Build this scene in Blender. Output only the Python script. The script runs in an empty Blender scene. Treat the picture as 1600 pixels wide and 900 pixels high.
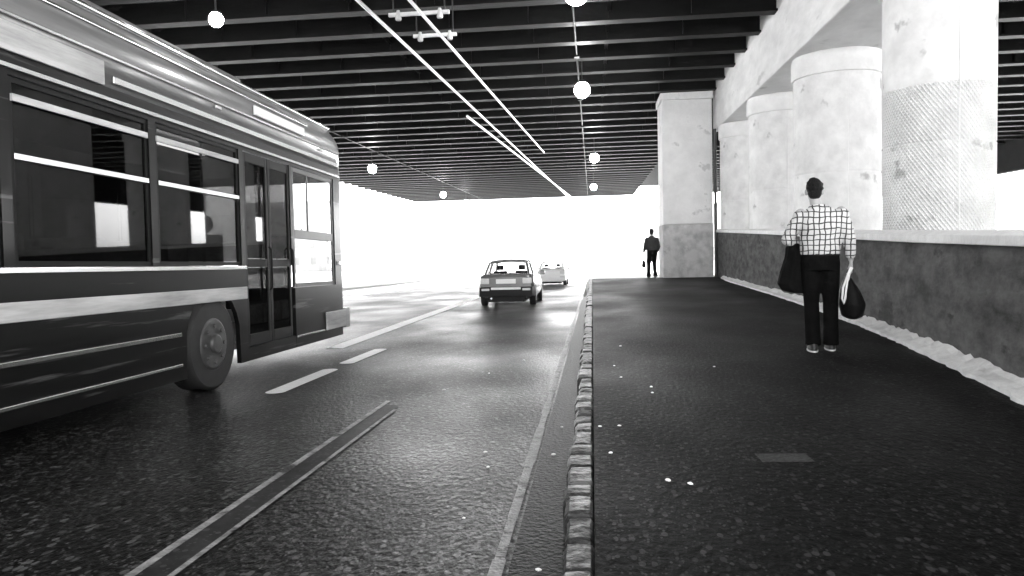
import bpy, bmesh, math, random
from mathutils import Vector, Matrix
random.seed(7)
R = math.radians
sc = bpy.context.scene
COL = sc.collection

# ------------------------------------------------------------------ helpers
class MB:
    """collects shapes, then links them as ONE mesh object"""
    def __init__(s): s.v = []; s.f = []; s.mi = []; s.cur = 0; s.sm = []
    def add(s, vs, fs, smooth=False):
        o = len(s.v); s.v += [tuple(p) for p in vs]
        for f in fs:
            s.f.append([o + i for i in f]); s.mi.append(s.cur); s.sm.append(smooth)
        return s
    def box(s, x0, x1, y0, y1, z0, z1):
        vs = [(x, y, z) for z in (z0, z1) for y in (y0, y1) for x in (x0, x1)]
        return s.add(vs, [(0,2,3,1),(4,5,7,6),(0,1,5,4),(2,6,7,3),(0,4,6,2),(1,3,7,5)])
    def hexa(s, a, b):
        """two quads (4 pts each) joined"""
        return s.add(list(a) + list(b), [(3,2,1,0),(4,5,6,7),(0,1,5,4),(1,2,6,5),(2,3,7,6),(3,0,4,7)])
    def prism(s, prof, axis, a, b):
        """2-D outline extruded along axis from a to b"""
        n = len(prof)
        def P(u, v, w):
            return {'x': (w, u, v), 'y': (u, w, v), 'z': (u, v, w)}[axis]
        vs = [P(u, v, a) for u, v in prof] + [P(u, v, b) for u, v in prof]
        fs = [tuple(range(n))[::-1], tuple(range(n, 2*n))]
        fs += [(i, (i+1) % n, n + (i+1) % n, n + i) for i in range(n)]
        return s.add(vs, fs)
    def loft(s, rings, closed=True, caps=True, smooth=True):
        n = len(rings[0]); vs = [p for r in rings for p in r]; fs = []
        for k in range(len(rings) - 1):
            for i in range(n if closed else n - 1):
                j = (i + 1) % n
                fs.append((k*n+i, k*n+j, (k+1)*n+j, (k+1)*n+i))
        s.add(vs, fs, smooth)
        if caps and closed:
            s.add(rings[0], [tuple(range(n))[::-1]]); s.add(rings[-1], [tuple(range(n))])
        return s
    def tube(s, pts, rad, n=10, flat=1.0):
        """round tube through pts; rad a number or one per point"""
        pts = [Vector(p) for p in pts]
        rr = rad if isinstance(rad, (list, tuple)) else [rad] * len(pts)
        rings = []; a = None
        for i, p in enumerate(pts):
            d = (pts[min(i+1, len(pts)-1)] - pts[max(i-1, 0)]).normalized()
            if a is None: a = d.cross(Vector((0, 0, 1)) if abs(d.z) < .9 else Vector((0, 1, 0)))
            a = (a - d*a.dot(d)).normalized(); b = d.cross(a).normalized()
            rings.append([p + a * math.cos(t) * rr[i] + b * math.sin(t) * rr[i] * flat
                          for t in [2*math.pi*k/n for k in range(n)]])
        return s.loft(rings)
    def lathe(s, prof, cx=0, cy=0, n=48, smooth=True):
        rings = [[(cx + r*math.cos(2*math.pi*k/n), cy + r*math.sin(2*math.pi*k/n), z) for k in range(n)] for r, z in prof]
        return s.loft(rings, smooth=smooth)
    def ell(s, c, rx, ry, rz, n=16, m=10):
        rings = []
        for j in range(m + 1):
            t = math.pi * (j + .02) / (m + .04)
            rings.append([(c[0] + rx*math.sin(t)*math.cos(2*math.pi*k/n), c[1] + ry*math.sin(t)*math.sin(2*math.pi*k/n),
                           c[2] - rz*math.cos(t)) for k in range(n)])
        return s.loft(rings)
    def disc_x(s, x0, x1, y, z, r, n=28, ri=0):
        """wheel-like cylinder with its axis along x"""
        ring = lambda x, q: [(x, y + q*math.cos(2*math.pi*k/n), z + q*math.sin(2*math.pi*k/n)) for k in range(n)]
        b = min(.03, r*.15)
        return s.loft([ring(x0, r-b), ring(x0+b*.5, r), ring(x1-b*.5, r), ring(x1, r-b)])
    def build(s, name, mats, parent=None, bevel=0, smooth=None, remesh=0, subd=0, lap=0, seg=2):
        me = bpy.data.meshes.new(name)
        me.from_pydata(s.v, [], s.f)
        mats = mats if isinstance(mats, (list, tuple)) else [mats]
        for m in mats: me.materials.append(m)
        for p, mi, sm in zip(me.polygons, s.mi, s.sm):
            p.material_index = mi; p.use_smooth = sm if smooth is None else smooth
        bm = bmesh.new(); bm.from_mesh(me); bmesh.ops.recalc_face_normals(bm, faces=bm.faces); bm.to_mesh(me); bm.free()
        o = bpy.data.objects.new(name, me); COL.objects.link(o)
        if parent: o.parent = parent
        if bevel:
            md = o.modifiers.new('bevel', 'BEVEL'); md.width = bevel; md.segments = seg; md.limit_method = 'ANGLE'; md.angle_limit = R(40)
        if remesh:
            md = o.modifiers.new('remesh', 'REMESH'); md.mode = 'VOXEL'; md.voxel_size = remesh; md.use_smooth_shade = True
            if lap:
                m2 = o.modifiers.new('smooth', 'SMOOTH'); m2.iterations = lap; m2.factor = .5
        if subd:
            md = o.modifiers.new('sub', 'SUBSURF'); md.levels = subd; md.render_levels = subd
        if bevel or remesh or subd:
            dg = bpy.context.evaluated_depsgraph_get()
            new = bpy.data.meshes.new_from_object(o.evaluated_get(dg)); o.modifiers.clear(); old = o.data; o.data = new
            bpy.data.meshes.remove(old); new.name = name
        return o

def tag(o, label=None, cat=None, group=None, kind=None):
    if label: o['label'] = label
    if cat: o['category'] = cat
    if group: o['group'] = group
    if kind: o['kind'] = kind
    return o
def empty(name, loc=(0, 0, 0), label=None, cat=None, group=None, rot=(0, 0, 0)):
    o = bpy.data.objects.new(name, None); COL.objects.link(o); o.location = loc; o.rotation_euler = rot
    o.empty_display_size = .2
    return tag(o, label, cat, group)
def copy_tree(o, parent=None):
    c = o.copy(); COL.objects.link(c)
    if parent: c.parent = parent
    for ch in [x for x in o.children]: copy_tree(ch, c)
    return c

# ------------------------------------------------------------------ materials (a black-and-white place: every colour is a grey)
def g(v, a=1): return (v, v, v, a)
def mat(name, lo, hi=None, rough=.7, scale=3, detail=8, bump=0, bscale=40, metal=0, rvar=0, coat=0, spec=.5, stain=None, stretch=None, vor=0, chips=None):
    m = bpy.data.materials.new(name); m.use_nodes = True
    nt = m.node_tree; N = nt.nodes; L = nt.links; bs = N['Principled BSDF']
    hi = lo if hi is None else hi
    tc = N.new('ShaderNodeTexCoord'); mp = N.new('ShaderNodeMapping'); L.new(tc.outputs['Object'], mp.inputs[0])
    if stretch: mp.inputs['Scale'].default_value = stretch
    n1 = N.new('ShaderNodeTexNoise'); n1.inputs['Scale'].default_value = scale; n1.inputs['Detail'].default_value = detail
    n1.inputs['Roughness'].default_value = .65
    L.new(mp.outputs[0], n1.inputs['Vector'])
    cr = N.new('ShaderNodeValToRGB'); cr.color_ramp.elements[0].position = .32; cr.color_ramp.elements[1].position = .68
    cr.color_ramp.elements[0].color = g(lo); cr.color_ramp.elements[1].color = g(hi)
    L.new(n1.outputs[0], cr.inputs[0])
    out = cr.outputs[0]
    if stain:     # (scale, threshold, grey): patches with an outline of their own
        n2 = N.new('ShaderNodeTexNoise'); n2.inputs['Scale'].default_value = stain[0]; n2.inputs['Detail'].default_value = 6
        n2.inputs['Roughness'].default_value = .6
        L.new(mp.outputs[0], n2.inputs['Vector'])
        r2 = N.new('ShaderNodeValToRGB'); r2.color_ramp.elements[0].position = stain[1]; r2.color_ramp.elements[1].position = stain[1] + .05
        L.new(n2.outputs[0], r2.inputs[0])
        mx = N.new('ShaderNodeMix'); mx.data_type = 'RGBA'
        L.new(r2.outputs[0], mx.inputs[0]); L.new(out, mx.inputs[6]); mx.inputs[7].default_value = g(stain[2]); out = mx.outputs[2]
    if chips:     # (cells per metre, share, grey): pale stone chips showing in the binder
        for cs, share in ((chips[0], chips[1]), (chips[0]*2.3, chips[1]*.8)):
            vo = N.new('ShaderNodeTexVoronoi'); vo.inputs['Scale'].default_value = cs; L.new(mp.outputs[0], vo.inputs['Vector'])
            sp = N.new('ShaderNodeSeparateColor'); L.new(vo.outputs['Color'], sp.inputs[0])
            a = N.new('ShaderNodeMath'); a.operation = 'LESS_THAN'; a.inputs[1].default_value = share; L.new(sp.outputs[0], a.inputs[0])
            b = N.new('ShaderNodeMath'); b.operation = 'LESS_THAN'; b.inputs[1].default_value = .42; L.new(vo.outputs['Distance'], b.inputs[0])
            c = N.new('ShaderNodeMath'); c.operation = 'MULTIPLY'; L.new(a.outputs[0], c.inputs[0]); L.new(b.outputs[0], c.inputs[1])
            e = N.new('ShaderNodeMath'); e.operation = 'MULTIPLY'; L.new(c.outputs[0], e.inputs[0]); L.new(sp.outputs[1], e.inputs[1])
            mx = N.new('ShaderNodeMix'); mx.data_type = 'RGBA'; L.new(e.outputs[0], mx.inputs[0]); L.new(out, mx.inputs[6]); mx.inputs[7].default_value = g(chips[2]); out = mx.outputs[2]
    L.new(out, bs.inputs['Base Color'])
    bs.inputs['Roughness'].default_value = rough; bs.inputs['Metallic'].default_value = metal
    bs.inputs['Specular IOR Level'].default_value = spec; bs.inputs['Coat Weight'].default_value = coat
    if coat: bs.inputs['Coat Roughness'].default_value = .08
    if rvar:
        n4 = N.new('ShaderNodeTexNoise'); n4.inputs['Scale'].default_value = .55; n4.inputs['Detail'].default_value = 5
        L.new(mp.outputs[0], n4.inputs['Vector'])
        mr = N.new('ShaderNodeMapRange'); mr.inputs[1].default_value = .35; mr.inputs[2].default_value = .65
        mr.inputs[3].default_value = rough - rvar; mr.inputs[4].default_value = rough + rvar
        L.new(n4.outputs[0], mr.inputs[0]); L.new(mr.outputs[0], bs.inputs['Roughness'])
    if bump:
        if vor:
            n3 = N.new('ShaderNodeTexVoronoi'); n3.inputs['Scale'].default_value = bscale; n3.feature = 'SMOOTH_F1'
        else:
            n3 = N.new('ShaderNodeTexNoise'); n3.inputs['Scale'].default_value = bscale; n3.inputs['Detail'].default_value = 6
        L.new(mp.outputs[0], n3.inputs['Vector'])
        bp = N.new('ShaderNodeBump'); bp.inputs['Strength'].default_value = min(1, bump); bp.inputs['Distance'].default_value = .02
        L.new(n3.outputs[0], bp.inputs['Height']); L.new(bp.outputs[0], bs.inputs['Normal'])
    return m
def emit(name, strength):
    m = bpy.data.materials.new(name); m.use_nodes = True; b = m.node_tree.nodes['Principled BSDF']
    b.inputs['Base Color'].default_value = g(.8); b.inputs['Emission Color'].default_value = g(1); b.inputs['Emission Strength'].default_value = strength
    return m
def glass(name, tint=.6, rough=.02):
    m = bpy.data.materials.new(name); m.use_nodes = True; nt = m.node_tree; N = nt.nodes; L = nt.links
    for n in list(N): N.remove(n)
    o = N.new('ShaderNodeOutputMaterial'); t = N.new('ShaderNodeBsdfTransparent'); t.inputs[0].default_value = g(tint)
    gl = N.new('ShaderNodeBsdfGlossy'); gl.inputs['Roughness'].default_value = rough; gl.inputs[0].default_value = g(.6)
    fr = N.new('ShaderNodeFresnel'); 
    ge = N.new('ShaderNodeNewGeometry'); mr = N.new('ShaderNodeMapRange'); mr.inputs[3].default_value = 1.45; mr.inputs[4].default_value = 1/1.45
    L.new(ge.outputs['Backfacing'], mr.inputs[0]); L.new(mr.outputs[0], fr.inputs[0])
    mx = N.new('ShaderNodeMixShader'); L.new(fr.outputs[0], mx.inputs[0]); L.new(t.outputs[0], mx.inputs[1]); L.new(gl.outputs[0], mx.inputs[2])
    L.new(mx.outputs[0], o.inputs[0]); return m

M = {}
M['asphalt'] = mat('asphalt', .0015, .004, rough=.46, scale=20, spec=.17, bump=.5, bscale=34, rvar=.1, stain=(.9, .6, .006), chips=(26, .42, .075), stretch=(1, .6, 1))
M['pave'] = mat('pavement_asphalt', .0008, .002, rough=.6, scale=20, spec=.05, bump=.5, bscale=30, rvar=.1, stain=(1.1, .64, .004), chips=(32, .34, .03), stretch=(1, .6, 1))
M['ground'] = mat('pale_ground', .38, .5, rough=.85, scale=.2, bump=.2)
M['gutter'] = mat('gutter', .0015, .004, spec=.07, rough=.5, scale=9, bump=.5, chips=(30, .2, .02))
M['granite'] = mat('granite', .004, .04, rough=.45, scale=12, bump=.9, bscale=24, spec=.25, stain=(9, .54, .1))
M['paint'] = mat('road_paint', .75, .9, rough=.5, scale=9, bump=.4, bscale=60, stain=(6, .72, .35))
M['midpaint'] = mat('mid_paint', .06, .34, rough=.5, scale=9, bump=.4, bscale=60, spec=.3, stain=(2.6, .55, .015))
M['oldpaint'] = mat('worn_paint', .06, .2, rough=.5, scale=14, bump=.4, bscale=60, spec=.3, stain=(7, .56, .02))
M['steel'] = mat('girder_steel', .002, .006, rough=.5, scale=2.5, bump=.4, bscale=14, spec=.06, stain=(2.2, .66, .03), stretch=(.35, 1, 1))
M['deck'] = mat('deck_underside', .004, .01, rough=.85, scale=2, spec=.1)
M['concrete'] = mat('pale_concrete', .7, .86, rough=.75, scale=2.2, bump=.45, bscale=9, stain=(1.6, .65, .55))
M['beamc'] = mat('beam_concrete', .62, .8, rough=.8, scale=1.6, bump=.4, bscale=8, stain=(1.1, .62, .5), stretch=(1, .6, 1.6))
M['wall'] = mat('wall_render', .04, .15, rough=.85, scale=5, detail=12, bump=1, bscale=12, spec=.1, stain=(2.8, .6, .05), stretch=(1, .4, 1))
M['cap'] = mat('coping_concrete', .7, .85, rough=.6, scale=5, bump=.4, bscale=18)
M['rubble'] = mat('pale_mortar', .6, .85, rough=.7, scale=5, bump=.8, bscale=14)
M['globe'] = emit('lamp_globe', 14)
M['inlamp'] = emit('bus_lamp', 3)
M['alu'] = mat('aluminium', .75, .85, rough=.22, metal=1, scale=4, stretch=(1, .3, 1))
M['wire'] = mat('bright_copper', .8, .9, rough=.3, metal=.85, scale=8)
M['busdark'] = mat('bus_dark_paint', .008, .014, rough=.3, scale=2, spec=.3, coat=.35, stretch=(1, .25, 1))
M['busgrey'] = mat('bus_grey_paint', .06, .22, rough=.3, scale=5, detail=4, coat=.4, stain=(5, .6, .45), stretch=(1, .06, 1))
M['streak'] = mat('streaked_livery', .002, .006, rough=.34, scale=5, detail=3, spec=.15, coat=.08, stain=(7, .62, .07), stretch=(1, .05, 1))
M['rail'] = mat('rail_paint', .03, .05, rough=.4)
M['matblack'] = mat('matt_black', .004, .008, rough=.5, spec=.12)
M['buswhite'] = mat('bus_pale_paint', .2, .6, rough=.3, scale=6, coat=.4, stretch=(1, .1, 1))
M['inner'] = mat('bus_inside', .04, .06, rough=.7)
M['seatc'] = mat('seat_cover', .3, .55, rough=.9, scale=6)
M['glass'] = glass('bus_glass', .16); M['clear'] = glass('clear_glass', .92)
M['carglass'] = glass('car_glass', .8)
M['rubber'] = mat('rubber', .012, .02, rough=.7, scale=8)
M['rim'] = mat('rim_metal', .06, .12, rough=.45, metal=.5)
M['carsilver'] = mat('silver_car_paint', .16, .2, rough=.25, metal=.3, coat=.5)
M['carwhite'] = mat('white_car_paint', .75, .8, rough=.3, coat=.5)
M['carblack'] = mat('black_plastic', .004, .008, rough=.5, spec=.15)
M['plate'] = mat('number_plate', .75, .8, rough=.4)
M['lens'] = mat('light_lens', .55, .7, rough=.12, coat=.5)
M['darkgrey'] = mat('dark_metal', .03, .05, rough=.4, metal=.4)
M['skin'] = mat('skin', .3, .36, rough=.55, scale=12)
M['hair'] = mat('hair', .005, .01, spec=.15, rough=.6, scale=60, bump=.8, bscale=120)
M['blackcloth'] = mat('black_cloth', .003, .006, rough=.95, scale=14, bump=.4, bscale=30, spec=.03)
M['greycloth'] = mat('grey_cloth', .03, .05, rough=.9, scale=14, bump=.4, bscale=30, spec=.2)
M['leather'] = mat('black_bag', .004, .008, rough=.6, scale=9, bump=.3, spec=.1)
M['strap'] = mat('pale_strap', .6, .75, rough=.7)
M['shoe'] = mat('shoe', .02, .03, rough=.4)
M['sole'] = mat('pale_sole', .7, .8, rough=.6)
M['paper'] = mat('paper', .75, .85, rough=.8)
M['cover'] = mat('cover_plate', .012, .045, rough=.6, scale=30, spec=.1, bump=.5)
M['building'] = mat('pale_facade', .55, .65, rough=.8, scale=.5)
M['winglass'] = mat('window_glass', .35, .4, rough=.15)

def sheet_tone():
    """checked shirt: dark lines on white cloth, from object coordinates"""
    m = bpy.data.materials.new('checked_cloth'); m.use_nodes = True; nt = m.node_tree; N = nt.nodes; L = nt.links; bs = N['Principled BSDF']
    tc = N.new('ShaderNodeTexCoord'); 
    nz = N.new('ShaderNodeTexNoise'); nz.inputs['Scale'].default_value = 5; L.new(tc.outputs['Object'], nz.inputs['Vector'])
    mp = N.new('ShaderNodeVectorMath'); mp.operation = 'SCALE'; mp.inputs['Scale'].default_value = .06; L.new(nz.outputs['Color'], mp.inputs[0])
    ad = N.new('ShaderNodeVectorMath'); L.new(tc.outputs['Object'], ad.inputs[0]); L.new(mp.outputs[0], ad.inputs[1])
    sp = N.new('ShaderNodeSeparateXYZ'); L.new(ad.outputs[0], sp.inputs[0])
    def lines(sock, per, wid):
        a = N.new('ShaderNodeMath'); a.operation = 'DIVIDE'; a.inputs[1].default_value = per; L.new(sock, a.inputs[0])
        f = N.new('ShaderNodeMath'); f.operation = 'FRACT'; L.new(a.outputs[0], f.inputs[0])
        c = N.new('ShaderNodeMath'); c.operation = 'LESS_THAN'; c.inputs[1].default_value = wid; L.new(f.outputs[0], c.inputs[0])
        return c.outputs[0]
    a = lines(sp.outputs[0], .052, .23); b = lines(sp.outputs[2], .056, .2)
    mx = N.new('ShaderNodeMath'); mx.operation = 'MAXIMUM'; L.new(a, mx.inputs[0]); L.new(b, mx.inputs[1])
    c = N.new('ShaderNodeMix'); c.data_type = 'RGBA'; c.inputs[6].default_value = g(.55); c.inputs[7].default_value = g(.035)
    L.new(mx.outputs[0], c.inputs[0]); L.new(c.outputs[2], bs.inputs['Base Color']); bs.inputs['Roughness'].default_value = .9
    n3 = N.new('ShaderNodeTexNoise'); n3.inputs['Scale'].default_value = 9; L.new(tc.outputs['Object'], n3.inputs['Vector'])
    bp = N.new('ShaderNodeBump'); bp.inputs['Strength'].default_value = .6; bp.inputs['Distance'].default_value = .03
    L.new(n3.outputs[0], bp.inputs['Height']); L.new(bp.outputs[0], bs.inputs['Normal'])
    return m
M['check'] = sheet_tone()

def column_mat(pattern=True):
    """pale column: raised lozenge mesh on the lower shaft, stained plaster above"""
    m = mat('column_plaster', .6, .84, rough=.7, scale=1.7, bump=.4, bscale=10, stain=(1.3, .62, .44))
    if not pattern: return m
    nt = m.node_tree; N = nt.nodes; L = nt.links; bs = N['Principled BSDF']
    tc = N.new('ShaderNodeTexCoord'); sp = N.new('ShaderNodeSeparateXYZ'); L.new(tc.outputs['Object'], sp.inputs[0])
    at = N.new('ShaderNodeMath'); at.operation = 'ARCTAN2'; L.new(sp.outputs[1], at.inputs[0]); L.new(sp.outputs[0], at.inputs[1])
    def mth(op, a, b=None):
        n = N.new('ShaderNodeMath'); n.operation = op
        for i, q in enumerate((a, b)):
            if q is None: continue
            if isinstance(q, (int, float)): n.inputs[i].default_value = q
            else: L.new(q, n.inputs[i])
        return n.outputs[0]
    u = mth('MULTIPLY', at.outputs[0], .9)
    k = 2*math.pi/.14
    def wave(sgn):
        a = mth('ADD', mth('MULTIPLY', u, k*1.0), mth('MULTIPLY', sp.outputs[2], sgn*k*.8))
        return mth('POWER', mth('ABSOLUTE', mth('SINE', a)), 3)
    lo = mth('MAXIMUM', wave(1), mth('MULTIPLY', wave(-1), .6))
    lim = mth('LESS_THAN', sp.outputs[2], 3.5)
    h = mth('MULTIPLY', lo, lim)
    bp = N.new('ShaderNodeBump'); bp.inputs['Strength'].default_value = .8; bp.inputs['Distance'].default_value = .03
    old = [l for l in nt.links if l.to_socket == bs.inputs['Normal']][0].from_socket
    L.new(h, bp.inputs['Height']); L.new(old, bp.inputs['Normal']); L.new(bp.outputs[0], bs.inputs['Normal'])
    return m
M['column'] = column_mat(); M['column_plain'] = column_mat(False)

# ------------------------------------------------------------------ levels
def zr(y):                       # the road runs gently down into the underpass and away
    if y < -5: return -.02
    if y > 95: return -.02 - .02*100
    return -.02 - .02*(y + 5)
def strip(mb, x0, x1, y0, y1, dz=0, n=None, thick=0):
    ys = [y0] + [q for q in (-5, 95) if y0 < q < y1] + [y1]
    for a, b in zip(ys, ys[1:]):
        mb.add([(x0, a, zr(a)+dz), (x1, a, zr(a)+dz), (x1, b, zr(b)+dz), (x0, b, zr(b)+dz)], [(0, 1, 2, 3)])
    return mb

# ------------------------------------------------------------------ setting
mb = MB(); strip(mb, -900, 900, -400, 1500, -.03); tag(mb.build('ground', M['ground']), 'pale sunlit ground around the underpass', kind='structure')
mb = MB(); strip(mb, -14, -.36, -5, 300, 0); tag(mb.build('road', M['asphalt']), kind='structure')
KX0, KX1 = -.36, -.13
mb = MB(); strip(mb, KX0, KX1, -5, 27.2, .004); tag(mb.build('gutter', M['gutter']), kind='structure')
# pavement: level slab, then a ramp down to the road
mb = MB()
mb.hexa([(KX1+.12, -5, 0), (9, -5, 0), (9, 27.2, 0), (KX1+.12, 27.2, 0)], [(KX1+.12, -5, -.7), (9, -5, -.7), (9, 27.2, -.7), (KX1+.12, 27.2, -.7)])
tag(mb.build('pavement', M['pave']), kind='structure')
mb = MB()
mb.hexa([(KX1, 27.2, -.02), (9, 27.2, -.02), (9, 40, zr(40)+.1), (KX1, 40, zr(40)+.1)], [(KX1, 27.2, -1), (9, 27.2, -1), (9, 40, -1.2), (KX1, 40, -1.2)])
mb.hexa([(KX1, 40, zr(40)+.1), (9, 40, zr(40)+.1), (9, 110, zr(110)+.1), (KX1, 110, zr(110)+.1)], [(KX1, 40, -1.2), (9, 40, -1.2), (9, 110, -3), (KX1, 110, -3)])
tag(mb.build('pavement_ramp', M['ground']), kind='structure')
# kerb of rough granite setts, one continuous run
mb = MB(); y = -3.0
rk = random.Random(3)
while y < 27.1:
    ln = rk.uniform(.14, .34) if y < 10 else rk.uniform(.3, .6)
    x0 = KX1 + rk.uniform(-.018, .018); x1 = KX1 + .118 + rk.uniform(-.006, .003); zt = .0 + rk.uniform(-.008, .006); c = .02
    n = 7; zt += rk.uniform(-.006, .005)
    prof = [(x0, -.8), (x0 - .004, zt-.03), (x0+.012, zt-.004), (x0+.05, zt), (x1-.012, zt-.002), (x1, zt-.02), (x1, -.8)]
    y1 = min(y + ln - .01, 27.15)
    r = lambda yy, s: [(px + rk.uniform(-.004, .004), yy, pz - s*(pz > -.2) + rk.uniform(-.003, .003)) for px, pz in prof]
    mb.loft([r(y, .03), r(y+.008, .006), r(y+.03, 0), r((y+y1)/2, -.003), r(y1-.03, 0), r(y1-.008, .006), r(y1, .03)], smooth=False)
    y += ln
tag(mb.build('kerb', M['granite']), kind='structure')
# painted lines
mb = MB()
rr = random.Random(5)
ys = [i*.5 for i in range(-10, 52)]
for a, b in zip(ys, ys[1:]):
    w = .028 + rr.uniform(-.006, .006)
    mb.add([(-.41-w, a, zr(a)+.008), (-.41+w, a, zr(a)+.008), (-.41+w, b, zr(b)+.008), (-.41-w, b, zr(b)+.008)], [(0, 1, 2, 3)])
tag(mb.build('edge_line', M['oldpaint']), kind='structure')
mb = MB(); mb.add([(-4.15, 11, zr(11)+.006), (-3.87, 11, zr(11)+.006), (-4.32, 29, zr(29)+.006), (-4.68, 29, zr(29)+.006)], [(0, 1, 2, 3)]); mb.add([(-4.62, 29, zr(29)+.006), (-4.4, 29, zr(29)+.006), (-5.3, 90, zr(90)+.006), (-5.6, 90, zr(90)+.006)], [(0, 1, 2, 3)]); tag(mb.build('lane_line', M['paint']), kind='structure')
mb = MB()
for a, b in ((7.0, 8.75), (9.2, 10.9)): mb.add([(-3.22 + .1*math.cos(t)*1.0, (a+b)/2 + ((b-a)/2-.1)*(1 if math.sin(t) > 0 else -1) + .1*math.sin(t), zr((a+b)/2 + ((b-a)/2-.1)*(1 if math.sin(t) > 0 else -1) + .1*math.sin(t))+.006) for t in [2*math.pi*(k+.5)/20 for k in range(20)]], [tuple(range(20))])
tag(mb.build('lane_dashes', M['paint']), kind='structure')
mb = MB(); strip(mb, -1.925, -1.88, -5, 6.6, .006); strip(mb, -1.745, -1.715, -5, 6.2, .006)
tag(mb.build('worn_line', M['midpaint']), kind='structure')
mb = MB(); strip(mb, -1.88, -1.745, -5, 6.4, .003)
tag(mb.build('worn_line', mat('faded_strip', .008, .03, rough=.55, scale=8, spec=.15, chips=(24, .3, .06))), kind='structure')
mb = MB(); strip(mb, -10.9, -10.5, 12, 120, .006); tag(mb.build('lane_line', M['paint']), kind='structure')
mb = MB()
for a, b in ((-5, 95),):
    mb.hexa([(-19, a, zr(a)+.12), (-14, a, zr(a)+.12), (-14, b, zr(b)+.12), (-19, b, zr(b)+.12)], [(-19, a, zr(a)-.2), (-14, a, zr(a)-.2), (-14, b, zr(b)-.2), (-19, b, zr(b)-.2)])
tag(mb.build('pavement', M['ground'], bevel=.02), kind='structure')

# ------------------------------------------------------------------ bridge deck, girders, beam, pillar, columns
Y0, Y1 = 2.6, 78.0
BX0, BX1 = 4.42, 7.0
DZ = .55; ZD = 6.89 + DZ
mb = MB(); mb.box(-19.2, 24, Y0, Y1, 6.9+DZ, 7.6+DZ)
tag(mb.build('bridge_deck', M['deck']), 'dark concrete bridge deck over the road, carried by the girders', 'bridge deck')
def girder(x0, x1):
    b = MB()
    b.box(x0, x1, -.17, .17, 6.0, 6.05)
    b.box(x0, x1, -.02, .02, 6.05, 6.86)
    b.box(x0, x1, -.15, .15, 6.86, 6.895)
    n = int((x1 - x0)/1.9)
    for i in range(1, n):
        xx = x0 + (x1-x0)*i/n
        if i % 3 == 1: b.box(xx-.05, xx+.05, .131, 1.67, 6.25, 6.29); b.box(xx-.01, xx+.01, .131, 1.67, 6.291, 6.7)
        b.box(xx-.012, xx+.012, -.13, -.021, 6.051, 6.859); b.box(xx-.012, xx+.012, .021, .13, 6.051, 6.859)
    return b
gl = girder(-19, BX0 - .012).build('girder', M['steel'])
tag(gl, 'dark steel girder crossing above the road, one of a close row', 'girder', 'girders above the road')
gr_ = girder(BX1 + .012, 23.59).build('girder', M['steel'])
tag(gr_, 'dark steel girder behind the round columns, right of the pale beam', 'girder', 'girders behind the columns')
ny = int((Y1 - Y0 - .6)/1.7)
for i in range(ny + 1):
    yy = Y0 + .3 + i*1.7
    a = gl if i == 0 else gl.copy(); b = gr_ if i == 0 else gr_.copy()
    if i: COL.objects.link(a); COL.objects.link(b)
    a.location = (0, yy, DZ); b.location = (0, yy, DZ)
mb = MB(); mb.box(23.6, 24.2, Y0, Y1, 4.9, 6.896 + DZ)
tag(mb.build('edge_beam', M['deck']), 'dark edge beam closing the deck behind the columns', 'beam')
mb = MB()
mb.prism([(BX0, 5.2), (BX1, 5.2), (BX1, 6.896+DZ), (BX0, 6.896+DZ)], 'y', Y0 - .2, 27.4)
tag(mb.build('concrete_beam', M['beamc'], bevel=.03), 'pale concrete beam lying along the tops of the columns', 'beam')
# square pillar
pr = empty('square_pillar', (3.42, 27.7, 0), 'square pale concrete pillar with peeling paint at the wall end', 'pillar')
PW = .87
M['pillarmat'] = mat('pillar_paint', .66, .82, rough=.7, scale=1.4, bump=.5, bscale=7, stain=(1.4, .6, .55))
M['pillarbase'] = mat('pillar_bare', .3, .6, rough=.85, scale=2.4, bump=.9, bscale=9, stain=(1.8, .55, .5))
mb = MB(); mb.box(-PW, PW, -PW, PW, 1.9, 6.3); mb.build('shaft', M['pillarmat'], pr, bevel=.04)
mb = MB(); mb.box(-PW-.012, PW+.012, -PW-.012, PW+.012, -.6, 1.9 - .003); mb.build('plinth', M['pillarbase'], pr, bevel=.03)
mb = MB(); mb.box(-PW-.05, PW+.04, -PW-.05, PW+.05, 6.303, 6.545); mb.build('cap', M['pillarmat'], pr, bevel=.02)
# round columns
def column(x, y, rad, label, top=5.197, cap=4.72, pattern=False):
    c = empty('round_column', (x, y, 0), label, 'column', 'round columns behind the low wall')
    MB().lathe([(rad, -.5), (rad, 2.58), (rad, 2.6), (rad-.008, 2.61), (rad-.008, 2.635), (rad, 2.645), (rad, 2.665), (rad, cap)], n=64).build('shaft', M['column' if pattern else 'column_plain'], c)
    t = R(-93); q = MB(); q.tube([((rad+.002)*math.cos(t), (rad+.002)*math.sin(t), z) for z in (-.4, 2.6, cap-.01)], .008, n=6); q.build('seam', M['concrete'], c)
    MB().lathe([(rad+.03, cap+.003), (rad+.045, cap+.03), (rad+.045, 5.1), (rad+.02, top)], n=64).build('capital', M['concrete'], c)
column(5.55, 12.6, .8, 'nearest and widest round pale column, its lower shaft covered by a lozenge pattern', cap=5.03, pattern=True)
column(5.45, 17.2, .9, 'round pale column with its banded top in view, behind the man in the checked shirt')
column(5.35, 21.6, .88, 'round pale column between the one behind the man and the slimmest far one')
column(5.3, 26.0, .88, 'farthest round column, half dark, beside the square pillar')
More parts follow.
